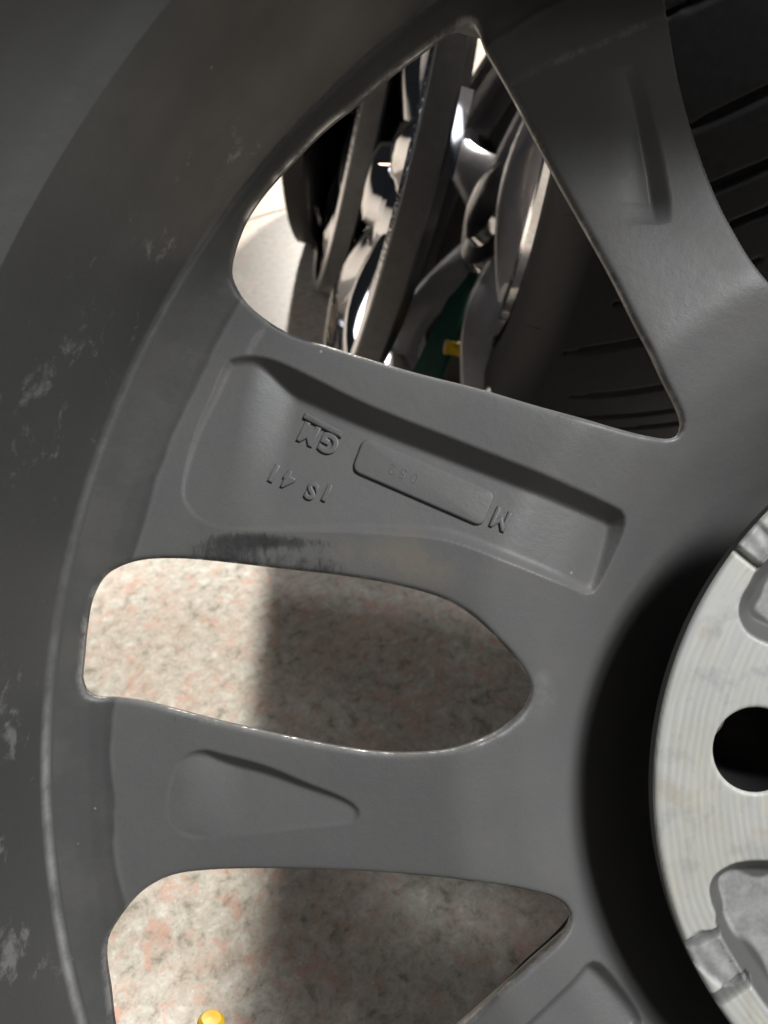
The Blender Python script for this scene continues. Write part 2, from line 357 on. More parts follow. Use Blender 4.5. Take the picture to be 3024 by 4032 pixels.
def disc_depth(x, y, s):
    d = base_depth(x, y) + pockets(x, y)
    e = np.clip(RHO - np.clip(s, 0, RHO), 0, RHO * 0.985)
    return d + (RHO - np.sqrt(RHO ** 2 - e ** 2)) + 0.35 * np.exp(-np.clip(s, 0, 50) / 2.2)

def clip_grid(xs, ys, inside_fn, skip=None):
    """triangulated grid clipped to inside_fn>0. returns x, y, s, tris"""
    nx, ny = len(xs), len(ys); gx, gy = np.meshgrid(xs, ys); x = gx.ravel(); y = gy.ravel()
    s = inside_fn(x, y); s = np.where(np.abs(s) < 1e-4, 1e-4, s)
    i = np.arange(nx * ny).reshape(ny, nx)
    a, b, c, d = i[:-1, :-1].ravel(), i[:-1, 1:].ravel(), i[1:, 1:].ravel(), i[1:, :-1].ravel()
    if skip is not None:
        mx = (x[a] + x[c]) / 2; my = (y[a] + y[c]) / 2; k = ~skip(mx, my); a, b, c, d = a[k], b[k], c[k], d[k]
    T = np.concatenate([np.stack([a, b, c], 1), np.stack([a, c, d], 1)])
    pos = s[T] > 0; n = pos.sum(1)
    full = T[n == 3]; ex = []; nv = {}; X = list(x); Y = list(y); base = len(X); addx, addy = [], []
    def cut(p, q):
        key = (p, q) if p < q else (q, p)
        if key not in nv:
            t = s[p] / (s[p] - s[q]); nv[key] = base + len(addx)
            addx.append(x[p] + t * (x[q] - x[p])); addy.append(y[p] + t * (y[q] - y[p]))
        return nv[key]
    for tri, ps, cnt in zip(T[(n > 0) & (n < 3)], pos[(n > 0) & (n < 3)], n[(n > 0) & (n < 3)]):
        tri = [int(v) for v in tri]
        if cnt == 1:
            j = int(np.argmax(ps)); p, q, r = tri[j], tri[(j + 1) % 3], tri[(j + 2) % 3]
            ex.append((p, cut(p, q), cut(p, r)))
        else:
            j = int(np.argmin(ps)); p, q, r = tri[j], tri[(j + 1) % 3], tri[(j + 2) % 3]
            u, v = cut(p, q), cut(p, r); ex.append((u, q, r)); ex.append((u, r, v))
    T = np.concatenate([full, np.array(ex, dtype=full.dtype).reshape(-1, 3)])
    x = np.concatenate([x, addx]); y = np.concatenate([y, addy]); s = np.concatenate([s, np.zeros(len(addx))])
    used, inv = np.unique(T, return_inverse=True)
    return x[used], y[used], s[used], inv.reshape(-1, 3)
def vnormals(V, T):
    n = np.cross(V[T[:, 1]] - V[T[:, 0]], V[T[:, 2]] - V[T[:, 0]]); out = np.zeros_like(V)
    for k in range(3): np.add.at(out, T[:, k], n)
    return out / (np.linalg.norm(out, axis=1, keepdims=True) + 1e-12)

# ------------------------------------------------------------------ THE WHEEL
# frame of the wheel: the camera's, with its origin at the lowest point of the rim on the floor
WB = Vector((AX / 1000, (AY - 238) / 1000, -0.215))
wheel = empty('alloy_wheel', Matrix.Translation(CAM + ROT @ WB) @ ROT.to_4x4())
tag(wheel, 'large dark grey painted alloy wheel seen from its back, with a silver hub pad', 'wheel')
WBn = np.array(WB); AXO = (0.0, 0.238)          # axis in the wheel's own frame (metres)
def to_wheel(x, y, depth): return np.stack([x, y, -np.asarray(depth)], 1) / 1000.0 - WBn

pieces = []                                      # (V, T, normals, wear, dust)
RMAX = 211.6
FX0, FX1, FY0, FY1 = -104.0, 104.0, -136.0, 136.0
def keep(x, y): return np.minimum(np.minimum(win_sdf(x, y), RMAX - np.hypot(x - AX, y - AY)), np.hypot(x - AX, y - AY) - 60.0)
def wear_attr(x, y):
    # worn zones along the lip between the stamped pocket and the bullet window
    def blob(u, v, ru, rv):
        c = px([(u, v)])[0]; e = px([(u + ru, v)])[0]; f = px([(u, v + rv)])[0]
        return np.exp(-(((x - c[0]) / (e[0] - c[0])) ** 2 + ((y - c[1]) / (f[1] - c[1])) ** 2))
    w = 0.66 * blob(490, 1206, 105, 46) + 0.50 * blob(690, 1226, 95, 42) + 0.46 * blob(560, 1163, 110, 17) + 0.34 * blob(850, 1262, 110, 18) + 0.36 * blob(420, 1556, 240, 16) + 0.30 * blob(640, 1175, 150, 14) + 0.28 * blob(700, 752, 190, 16)
    return np.clip(w, 0, 0.75)
def dust_attr(x, y):
    def blob(u, v, ru, rv):
        c = px([(u, v)])[0]; e = px([(u + ru, v)])[0]; f = px([(u, v + rv)])[0]
        return np.exp(-(((x - c[0]) / (e[0] - c[0])) ** 2 + ((y - c[1]) / (f[1] - c[1])) ** 2))
    return np.clip(0.55 * blob(900, 1215, 130, 60) + 0.4 * blob(770, 1190, 70, 40) + 0.3 * blob(1240, 1275, 60, 20) + 0.12, 0, 1)
def poly_d(P, x, y):
    d = np.full(x.shape, 99.0)
    for a, b in zip(P[:-1], P[1:]):
        e = b - a; t = np.clip(((x - a[0]) * e[0] + (y - a[1]) * e[1]) / (e @ e), 0, 1)
        d = np.minimum(d, np.hypot(x - a[0] - t * e[0], y - a[1] - t * e[1]))
    return d
def lip_gain(x, y):                             # worn lip whose bright glint is painted in as bare metal
    return 1.0 + 6.0 * np.clip(1.6 - poly_d(px([(592, 701), (637, 723), (703, 743), (809, 776), (902, 803), (985, 825)]), x, y), 0, 1)
def glint_attr(x, y):  # glints and a sheen streak painted in as bare-metal lines
    r1 = np.exp(-(poly_d(px([(1102, 178), (1180, 140), (1270, 104), (1360, 66), (1436, 34)]), x, y) / 0.8) ** 2)
    r2 = np.exp(-(poly_d(px([(537, 762), (552, 735), (575, 700)]), x, y) / 0.7) ** 2)
    r3 = np.exp(-(poly_d(px([(592, 701), (637, 722), (703, 742), (809, 775), (902, 802), (985, 824)]), x, y) / 0.42) ** 2)
    r4 = np.exp(-(poly_d(px([(1040, 1604), (1090, 1583), (1128, 1553), (1146, 1525)]), x, y) / 0.6) ** 2)
    r5 = 0.5 * np.exp(-(poly_d(px([(1172, 1470), (1182, 1510), (1168, 1540)]), x, y) / 1.6) ** 2)
    return np.clip(1.3 * r1 + 0.8 * r2 + 1.4 * r3 + 1.0 * r4 + r5, 0, 1.2)
x, y, s, T = clip_grid(np.arange(FX0, FX1 + 0.01, 0.4), np.arange(FY0, FY1 + 0.01, 0.4), keep)
sw = np.where(s < 1.0, s, 99.0); sw = np.minimum(win_sdf(x, y), 99.0); sw = np.maximum(sw, 0)
V = to_wheel(x, y, disc_depth(x, y, sw)); pieces.append([V, T, vnormals(V, T), wear_attr(x, y), dust_attr(x, y), np.maximum(np.clip(1.0 - sw / 0.8, 0, 1) * lip_gain(x, y), glint_attr(x, y))])
skipf = lambda mx, my: (mx > FX0) & (mx < FX1) & (my > FY0) & (my < FY1)
x, y, s, T = clip_grid(np.arange(-104, 376.1, 2.0), np.arange(-296, 182.1, 2.0), keep, skipf)
sw = np.maximum(win_sdf(x, y), 0)
V = to_wheel(x, y, disc_depth(x, y, sw)); pieces.append([V, T, vnormals(V, T), np.zeros(len(x)), 0.1 * np.ones(len(x)), np.zeros(len(x))])
# window walls: a short near-square lip, then the spoke flank drawing in towards the front
for w in windows:
    n = len(w); tg = np.roll(w, -1, 0) - np.roll(w, 1, 0); tg /= np.linalg.norm(tg, axis=1, keepdims=True); no = np.stack([tg[:, 1], -tg[:, 0]], 1)
    rings = []
    d0 = disc_depth(w[:, 0], w[:, 1], np.zeros(n))
    for off, dz in ((0.0, -0.02), (0.12, 0.7), (0.35, 2.0), (1.2, 3.6), (5.5, 10.0), (10.5, 20.0)):
        q = w + no * off; rings.append(to_wheel(q[:, 0], q[:, 1], d0 + dz))
    V = np.concatenate(rings); m = len(rings); T = []
    for j in range(m - 1):
        for i in range(n):
            a, b = j * n + i, j * n + (i + 1) % n; c, d = b + n, a + n
            T += [(a, b, c), (a, c, d)]
    T = np.array(T)
    nn = vnormals(V, T); wv = np.tile(wear_attr(w[:, 0], w[:, 1]), m)
    flip = 1 if np.sum(nn[:n, :2] * -no) > 0 else -1        # walls face into the opening
    if flip < 0: T = T[:, ::-1].copy(); nn = -nn
    pieces.append([V, T, nn, wv, np.zeros(len(V)), np.concatenate([k_ * lip_gain(w[:, 0], w[:, 1]) for k_ in (1.0, 1.0, 0.5, 0, 0, 0)])])
# outboard face of the spokes
x, y, s, T = clip_grid(np.arange(-90, 364, 2.5), np.arange(-284, 170, 2.5), lambda x, y: np.minimum(np.minimum(win_sdf(x, y) - 10.3, 209 - np.hypot(x - AX, y - AY)), np.hypot(x - AX, y - AY) - 45))
V = to_wheel(x, y, base_depth(x, y) + 21.5); T = T[:, ::-1].copy(); pieces.append([V, T, vnormals(V, T), np.zeros(len(x)), np.zeros(len(x)), np.zeros(len(x))])

# split the casting into hub, outer ring and spokes
wc = []
for w in windows:
    c = w.mean(0) - (AX, AY); wc.append(math.atan2(c[1], c[0]))
wc = np.sort(np.array(wc))
def part_of(cx, cy):
    r = np.hypot(cx - AX, cy - AY); a = np.arctan2(cy - AY, cx - AX)
    k = np.searchsorted(wc, a) % len(wc)
    return np.where(r < 106, -1, np.where(r > 204.5, -2, k))
labels = [part_of((p[0][p[1]].mean(1)[:, 0] + WBn[0]) * 1000, (p[0][p[1]].mean(1)[:, 1] + WBn[1]) * 1000) for p in pieces]
spokes = {}
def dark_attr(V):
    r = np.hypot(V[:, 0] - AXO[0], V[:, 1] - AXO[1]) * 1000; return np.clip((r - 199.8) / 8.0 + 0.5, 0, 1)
for pid in [-1, -2] + list(range(len(wc))):
    Vs, Ts, Ns, Ws, Ds, Es, off = [], [], [], [], [], [], 0
    for (V, T, nn, wv, dv, ev), lab in zip(pieces, labels):
        t = T[lab == pid]
        if not len(t): continue
        u, inv = np.unique(t, return_inverse=True)
        Vs.append(V[u]); Ns.append(nn[u]); Ws.append(wv[u]); Ds.append(dv[u]); Es.append(ev[u]); Ts.append(inv.reshape(-1, 3) + off); off += len(u)
    if not Vs: continue
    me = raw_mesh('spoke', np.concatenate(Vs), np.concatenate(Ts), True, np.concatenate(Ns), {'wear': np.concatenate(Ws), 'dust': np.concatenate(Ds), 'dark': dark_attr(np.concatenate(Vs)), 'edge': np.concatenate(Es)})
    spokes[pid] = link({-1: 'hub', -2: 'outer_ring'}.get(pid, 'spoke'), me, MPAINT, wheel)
gc = px([(900, 1000)])[0]; GSP = spokes[int(part_of(np.array([gc[0]]), np.array([gc[1]]))[0])]
GSP['label'] = 'spoke with the stamped pocket and raised letters'

# barrel: turned profile round the axis, with a slightly rough masking ledge
prof = [(211.0, 167.75), (211.6, 167.2), (212.7, 167.0), (213.0, 166.6), (213.4, 165.0), (214.2, 161), (215.4, 153), (217, 140), (218.4, 122), (219.2, 117), (224.5, 113), (227.5, 108.5), (229.2, 105.5), (230, 101), (230.6, 88), (231.2, 62), (231.8, 24), (233.5, 18), (237.6, 16.4), (238, 18.5), (236.5, 22), (234, 27), (233.5, 70), (232.6, 96), (232, 108), (228.5, 116), (224.6, 124), (223.5, 150), (224, 176), (229, 186), (231.5, 196), (233, 206), (238, 213.5), (237.4, 215), (233, 213), (229, 204), (226, 194), (221, 182), (217.2, 178), (211.5, 174), (210.6, 170)]
def lathe_arrays(prof, n, jit=None, closed=False):
    th = np.linspace(0, 2 * math.pi, n, endpoint=False); V = []
    for j, (r, d) in enumerate(prof):
        rr = r + (jit[j] if jit is not None else 0)
        V.append(np.stack([np.cos(th) * rr, np.sin(th) * rr, np.full(n, float(d))], 1))
    m = len(prof); V = np.concatenate(V); F = []
    for j in range(m - 1 + (1 if closed else 0)):
        j2 = (j + 1) % m
        for i in range(n):
            i2 = (i + 1) % n; F.append((j * n + i, j2 * n + i, j2 * n + i2, j * n + i2))
    return V, np.array(F)
LEDGE = [(212.7, 167.0), (213.0, 166.6)]
_p = []
for q0, q1 in zip(prof[:-1], prof[1:]):
    m_ = max(1, int(math.hypot(q1[0] - q0[0], q1[1] - q0[1]) / 3.0)) if q0[1] < 167 and q0[0] < 232 and q1[1] < q0[1] else 1
    _p += [(q0[0] + (q1[0] - q0[0]) * i / m_, q0[1] + (q1[1] - q0[1]) * i / m_) for i in range(m_)]
prof = _p + [prof[-1]]
nb = 720; th = np.linspace(0, 2 * math.pi, nb, endpoint=False)
rough = sum(rng.uniform(0.2, 1) * np.sin(th * f + rng.uniform(0, 6)) for f in (7, 13, 29, 61, 97, 131, 167)) * 0.045 + rng.normal(0, 0.035, nb)
jit = [0] * len(prof); jit[2] = rough * 1.6; jit[3] = rough * 1.5; jit[4] = rough * 0.5
V, F = lathe_arrays(prof, nb, jit)
pd_ = V[:, 2]; pu = 829.5 + (V[:, 0] + AX) / pd_ * FPX; pv_ = 1106 - (V[:, 1] + AY) / pd_ * FPX
ring_i = np.repeat(np.arange(len(prof)), nb)
scuff = np.zeros(len(V))
for (u_, v_, ru_, rv_, k_) in ((25, 1560, 45, 150, 1.0), (60, 2080, 120, 120, 0.75), (20, 1850, 60, 60, 0.6), (60, 900, 160, 200, 0.55), (190, 720, 160, 120, 0.6), (470, 330, 160, 120, 0.45), (330, 520, 120, 120, 0.5), (110, 1180, 60, 140, 0.4)):
    scuff = np.maximum(scuff, k_ * np.exp(-((pu - u_) / ru_) ** 2 - ((pv_ - v_) / rv_) ** 2))
scuff = np.where(pd_ < 168, scuff, 0)
ledge = np.isin(ring_i, [i for i, q in enumerate(prof) if q in LEDGE]).astype(float) * (0.30 + 0.70 * np.clip((pv_ - 1350) / 350, 0, 1))
V = to_wheel(V[:, 0] + AX, V[:, 1] + AY, V[:, 2])
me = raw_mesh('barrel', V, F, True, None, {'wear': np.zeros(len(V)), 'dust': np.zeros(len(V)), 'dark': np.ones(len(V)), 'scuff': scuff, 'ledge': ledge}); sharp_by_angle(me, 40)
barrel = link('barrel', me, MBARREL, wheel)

# machined mounting pad
PD = 151.0; PR = 81.0
RU = px([(1633,1231),(1617,1260),(1600,1290),(1594,1320),(1600,1346),(1619,1372),(1659,1393),(1760,1425),(1860,1440),(1900,1405),(1880,1330),(1820,1250),(1740,1190),(1680,1190)], PD)
RL = px([(1545,2001),(1544,1977),(1535,1952),(1531,1919),(1542,1892),(1568,1872),(1599,1861),(1659,1858),(1780,1872),(1850,1915),(1850,1990),(1800,2110),(1740,2190),(1680,2200),(1620,2130),(1575,2060)], PD)
hole = px([(1634, 1621)], PD)[0]; HR = 8.75
cen = np.array([AX, AY]); hv = hole - cen
recess = [ccw(spline(RU, 140)), ccw(spline(RL, 140))] + [ccw(spline(rot60(RL, k), 80)) for k in (1, 2, 3, 4)]
holes = [hole] + [rot60(hole[None], k)[0] for k in range(1, 6)]
# radial slots across the rim of the pad beside each recess
def slot_line(u1, v1, u2, v2): a, b = px([(u1, v1), (u2, v2)], PD); return a, b
slots = [slot_line(1480, 2047, 1548, 2017) + (0.75,), slot_line(1545, 2165, 1612, 2120) + (1.25,), slot_line(1578, 1176, 1640, 1224) + (0.55,)]
for k in (1, 2, 3, 4): slots += [tuple(rot60(np.array(sl[:2]), k)) + (sl[2],) for sl in slots[:2]]
lows = [px([(1520, 2050), (1580, 2100)], PD), px([(1600, 1140), (1650, 1190)], PD)]
def seg_d(a, b, x, y):
    e = b - a; t = np.clip(((x - a[0]) * e[0] + (y - a[1]) * e[1]) / (e @ e), 0, 1)
    return np.hypot(x - a[0] - t * e[0], y - a[1] - t * e[1])
def hole_s(x, y): return np.min([np.hypot(x - h[0], y - h[1]) - HR for h in holes], 0)
def pad_fields(x, y):
    r = np.hypot(x - AX, y - AY)
    rc = np.min([sdf(p, x, y, 6.0) for p in recess], 0)
    dep = np.clip(np.clip(-rc, 0, 99) * 1.15, 0, 4.6); dep = np.where(rc < 0, smin(dep, 4.4, 0.8), 0); dep = np.clip(dep, 0, 9)
    sl = np.zeros_like(x); low = np.zeros_like(x)
    for a, b, w in slots:
        t = np.clip((w + 0.5 - seg_d(a, b, x, y)) / 0.9, 0, 1); sl = np.maximum(sl, t * t * (3 - 2 * t) * 1.5)
    for a, b in lows:
        t = np.clip((3.9 - seg_d(a, b, x, y)) / 0.6, 0, 1); low = np.maximum(low, t * t * (3 - 2 * t))
    lump = 0.25 * np.sin(x * 1.3 + 1) * np.sin(y * 1.1) * low
    edge = np.clip(1.0 - (PR - r), 0, 0.98); edge = 1.0 - np.sqrt(1 - edge ** 2)
    hs = hole_s(x, y); he = np.clip(0.7 - hs, 0, 0.69); he = 0.7 - np.sqrt(0.49 - he ** 2)
    d = PD + dep + np.where(dep > 1.5, 0, sl) + np.where(rc > 0, 0.55 * low + lump, 0) + edge + he
    paint = np.clip((-rc - 0.1) / 0.5, 0, 1) * np.clip((4.9 + 1.2 * np.sin(x * .5) - (-rc)) / 0.8, 0, 1)
    paint = np.maximum(paint, np.clip(sl / 1.5, 0, 1) * 0.85 * (rc > -1))
    land = np.clip((rc + 0.2) / 0.3, 0, 1) * (1 - low)
    return d, paint, land
def pad_piece(xs, ys, skip=None):
    x, y, s, T = clip_grid(xs, ys, lambda x, y: np.minimum(np.minimum(PR - np.hypot(x - AX, y - AY), np.hypot(x - AX, y - AY) - 33.5), hole_s(x, y)), skip)
    d, p, l = pad_fields(x, y); V = to_wheel(x, y, d); return V, T, vnormals(V, T), p, l
PXS = (FX0, 100.0, -120.0, 60.0)
pp = [pad_piece(np.arange(40, 100.01, 0.4), np.arange(-124, 40.01, 0.4)), pad_piece(np.arange(40, 220.1, 1.5), np.arange(-142, 26.1, 1.5), lambda mx, my: (mx < 100) & (my > -124))]
def ring_wall(c, r, d0, d1, n, inward, r2=None):
    th = np.linspace(0, 2 * math.pi, n, endpoint=False); V = np.concatenate([to_wheel(c[0] + np.cos(th) * q, c[1] + np.sin(th) * q, np.full(n, d)) for q, d in ((r, d0), (r2 or r, d1))])
    T = []
    for i in range(n):
        a, b = i, (i + 1) % n
        q = [(a, b, b + n), (a, b + n, a + n)]
        T += [t[::-1] for t in q] if not inward else q
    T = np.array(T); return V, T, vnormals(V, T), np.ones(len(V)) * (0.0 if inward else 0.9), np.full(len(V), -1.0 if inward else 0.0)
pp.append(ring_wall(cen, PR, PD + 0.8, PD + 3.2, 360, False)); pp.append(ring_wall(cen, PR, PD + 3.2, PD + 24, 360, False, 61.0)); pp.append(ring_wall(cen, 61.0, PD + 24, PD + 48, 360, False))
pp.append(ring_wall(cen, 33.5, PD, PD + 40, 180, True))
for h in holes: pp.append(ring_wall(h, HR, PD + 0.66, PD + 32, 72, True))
MPAD = pad_material()
off = 0; A = [[], [], [], [], []]
for V, T, nn, p, l in pp:
    for L_, v in zip(A, (V, T + off, nn, p, l)): L_.append(v)
    off += len(V)
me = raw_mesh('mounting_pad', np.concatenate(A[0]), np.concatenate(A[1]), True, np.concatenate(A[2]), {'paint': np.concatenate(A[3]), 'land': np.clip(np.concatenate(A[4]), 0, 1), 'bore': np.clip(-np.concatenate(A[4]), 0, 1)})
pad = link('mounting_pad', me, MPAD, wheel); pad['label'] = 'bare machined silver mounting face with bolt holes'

# raised casting marks on the stamped spoke
def lettering(name, text, u, v, ang, h_px, sx=1.0, bold=0.0, high=0.62, space=1.0, mat=MPAINT):
    cu = bpy.data.curves.new('lettering', 'FONT'); cu.body = text; cu.size = 1.0; cu.align_x = 'CENTER'; cu.align_y = 'CENTER'
    cu.offset = bold; cu.extrude = 0.03; cu.bevel_depth = 0.07; cu.bevel_resolution = 2; cu.resolution_u = 6; cu.space_character = space
    o = bpy.data.objects.new('lettering', cu); COL.objects.link(o)
    dg = bpy.context.evaluated_depsgraph_get(); me = bpy.data.meshes.new_from_object(o.evaluated_get(dg)); bpy.data.objects.remove(o)
    n = len(me.vertices); co = np.zeros(n * 3); me.vertices.foreach_get('co', co); co = co.reshape(-1, 3)
    cy = (co[:, 1].max() + co[:, 1].min()) / 2; cxm = (co[:, 0].max() + co[:, 0].min()) / 2
    hh = co[:, 1].max() - co[:, 1].min()
    c = px([(u, v)])[0]; mm = base_depth(c[0], c[1]) / FPX
    k = h_px * mm / hh; X = (co[:, 0] - cxm) * k * sx; Y = (co[:, 1] - cy) * k
    a = R(ang); x = c[0] + X * math.cos(a) - Y * math.sin(a); y = c[1] + X * math.sin(a) + Y * math.cos(a)
    zt = (co[:, 2] - co[:, 2].min()) / (co[:, 2].max() - co[:, 2].min())
    f = base_depth(x, y) + pockets(x, y)
    V = to_wheel(x, y, f + 0.2 - zt * (high + 0.2)); me.vertices.foreach_set('co', V.ravel()); me.update()
    me.polygons.foreach_set('use_smooth', [True] * len(me.polygons)); sharp_by_angle(me, 50)
    for an in ('wear', 'dust'):
        me.attributes.new(an, 'FLOAT', 'POINT')
    return link(name, me, mat, GSP)
def raised_plate(name, P, high):
    P = ccw(np.asarray(P)); n = len(P); c = P.mean(0); rings = []
    for off, hz in ((0.0, -0.2), (-0.05, high * 0.5), (-0.25, high * 0.92), (-0.6, high)):
        tg = np.roll(P, -1, 0) - np.roll(P, 1, 0); tg /= np.linalg.norm(tg, axis=1, keepdims=True); no = np.stack([tg[:, 1], -tg[:, 0]], 1)
        q = P + no * off; rings.append(to_wheel(q[:, 0], q[:, 1], base_depth(q[:, 0], q[:, 1]) + pockets(q[:, 0], q[:, 1]) - hz))
    cf = to_wheel(c[None, 0], c[None, 1], base_depth(c[None, 0], c[None, 1]) + pockets(c[None, 0], c[None, 1]) - high)
    V = np.concatenate(rings + [cf]); m = len(rings); F = []
    for j in range(m - 1):
        for i in range(n): F.append((j * n + i, j * n + (i + 1) % n, (j + 1) * n + (i + 1) % n, (j + 1) * n + i))
    me = raw_mesh(name, V, F + [((m - 1) * n + i, (m - 1) * n + (i + 1) % n, m * n) for i in range(n)], True, None, {'wear': np.zeros(len(V)), 'dust': 0.15 * np.ones(len(V))})
    return link(name, me, MPAINT, GSP)
AT = 180 - 25.5
lettering('raised_letter', 'G', 708, 956, AT, 48, 1.0, 0.0)
lettering('raised_letter', 'M', 663, 934, AT, 48, 0.88, 0.01)
def rrect(corners, rad, n=8):
    out = []; m = len(corners); C = np.asarray(corners, float)
    for i in range(m):
        p, a, b = C[i], C[i - 1], C[(i + 1) % m]
        u = (a - p) / np.linalg.norm(a - p); v = (b - p) / np.linalg.norm(b - p)
        for t in np.linspace(0, 1, n):
            q0 = p + u * rad; q1 = p + v * rad; out.append((1 - t) ** 2 * q0 + 2 * t * (1 - t) * p + t * t * q1)
    return np.array(out)
raised_plate('raised_bar', px(rrect([(654, 884), (742, 930), (735, 944), (648, 898)], 4)), 0.8)
raised_plate('raised_plate', px(rrect([(785, 938), (1078, 1064), (1045, 1140), (757, 1015)], 22)), 0.85)
for ch, u, v, hh, sx in (('I', 705, 1064, 40, 1.0), ('S', 671, 1060, 42, 0.95), ('4', 621, 1036, 42, 0.95), ('1', 589, 1021, 42, 1.0)):
    lettering('raised_letter', ch, u, v, AT, hh, sx, 0.0)
lettering('raised_letter', 'M', 1086, 1122, AT, 48, 0.8, -0.02)
for ch, u, v in (('2', 848, 1012), ('5', 872, 1022), ('0', 897, 1032)):
    o = lettering('raised_letter', ch, u, v, AT, 26, 0.95, -0.035, 0.93)

# yellow-capped valve in the drop well, seen through the lowest window
def lathe_obj(name, prof, n, mat, parent, M=None, sharp=35):
    V, F = lathe_arrays(prof, n); Vh = V
    if M is not None: Vh = np.array([M @ Vector(v) for v in V])
    me = raw_mesh(name, Vh, F, True); sharp_by_angle(me, sharp); return link(name, me, mat, parent)
vx, vy = px([(452, 2240)], 196)[0]
vM = Matrix.Translation(Vector((vx, vy, -196)) / 1000 - WB) @ Matrix.Rotation(R(-8), 4, 'Z') @ Matrix.Rotation(R(-80), 4, 'X')
capp = [(0, 0.0062), (0.0025, 0.0060), (0.0033, 0.0053)]
for k in range(9): capp += [(0.0036, 0.0047 - k * 0.0013), (0.0035, 0.0043 - k * 0.0013), (0.0027, 0.0041 - k * 0.0013), (0.0027, 0.0038 - k * 0.0013)]
capp += [(0.0033, -0.0075), (0, -0.0075)]
stem = lathe_obj('valve_stem', [(0, -0.006), (0.0026, -0.0061), (0.0026, -0.022), (0.005, -0.024), (0.006, -0.03), (0, -0.03)], 32, MRUBBER, wheel, vM)
lathe_obj('valve_cap', capp, 40, MYELLOW, stem, vM)

# ------------------------------------------------------------------ FLOOR of granite tiles, laid at 45 degrees
floor = link('floor', raw_mesh('floor', [(-9, -9, -0.0042), (9, -9, -0.0042), (9, 9, -0.0042), (-9, 9, -0.0042)], [(0, 1, 2, 3)], False), MGROUT)
tag(floor, 'pale speckled granite tile floor', None, None, 'structure')
TS = 0.9; gap = 0.004; h = TS / 2 - gap / 2; bv = 0.0015
tv = [(-h, -h, -0.004), (h, -h, -0.004), (h, h, -0.004), (-h, h, -0.004), (-h, -h, -bv), (h, -h, -bv), (h, h, -bv), (-h, h, -bv),
      (-h + bv, -h + bv, 0), (h - bv, -h + bv, 0), (h - bv, h - bv, 0), (-h + bv, h - bv, 0)]
tf = [(i, (i + 1) % 4, (i + 1) % 4 + 4, i + 4) for i in range(4)] + [(i + 4, (i + 1) % 4 + 4, (i + 1) % 4 + 8, i + 8) for i in range(4)] + [(8, 9, 10, 11)]
for i in range(-4, 6):
    for j in range(-4, 6):
        me = raw_mesh('floor_tile', tv, tf, False)
        o = link('floor_tile', me, MGRAN, floor)
        a = -0.05 + TS * (i + 0.5); b = 0.914 - TS * 0.5 + TS * j       # along / across the joints
        o.location = ((a - b) * math.sqrt(0.5), (a + b) * math.sqrt(0.5), 0); o.rotation_euler = (0, 0, R(45))

# ------------------------------------------------------------------ CHROME WHEELS standing behind, seen edge-on
def axis_frame(contact, lean, yaw, radius, spin=0.0):
    """local z = wheel axis, local y up; origin = centre of the wheel, resting on 'contact'"""
    A = Matrix.Rotation(-yaw, 3, 'Z') @ Matrix.Rotation(lean, 3, 'Y')
    ax = A @ Vector((1, 0, 0)); up = A @ Vector((0, 0, 1)); side = up.cross(ax)
    M = Matrix((side, up, ax)).transposed().to_4x4()
    M.translation = Vector(contact) + up * radius
    return M @ Matrix.Rotation(spin, 4, 'Z')
def spoke_mesh(r0, r1, w0, w1, z0, z1, t, n=10):
    V = []; F = []
    for i in range(n + 1):
        u = i / n; r = r0 + (r1 - r0) * u; w = w0 + (w1 - w0) * u - 0.3 * w0 * math.sin(math.pi * u); z = z0 + (z1 - z0) * u + 0.012 * math.sin(math.pi * u)
        for (a, b) in ((-1, -1), (-1, -0.1), (-0.55, 0.75), (0, 1), (0.55, 0.75), (1, -0.1), (1, -1)): V.append((a * w / 2, r, z + b * t / 2))
    for i in range(n):
        for k in range(7): F.append((i * 7 + k, i * 7 + (k + 1) % 7, i * 7 + 7 + (k + 1) % 7, i * 7 + 7 + k))
    F += [tuple(range(7)), tuple(n * 7 + k for k in range(6, -1, -1))]
    me = raw_mesh('spoke', V, F, True); sharp_by_angle(me, 40); return me
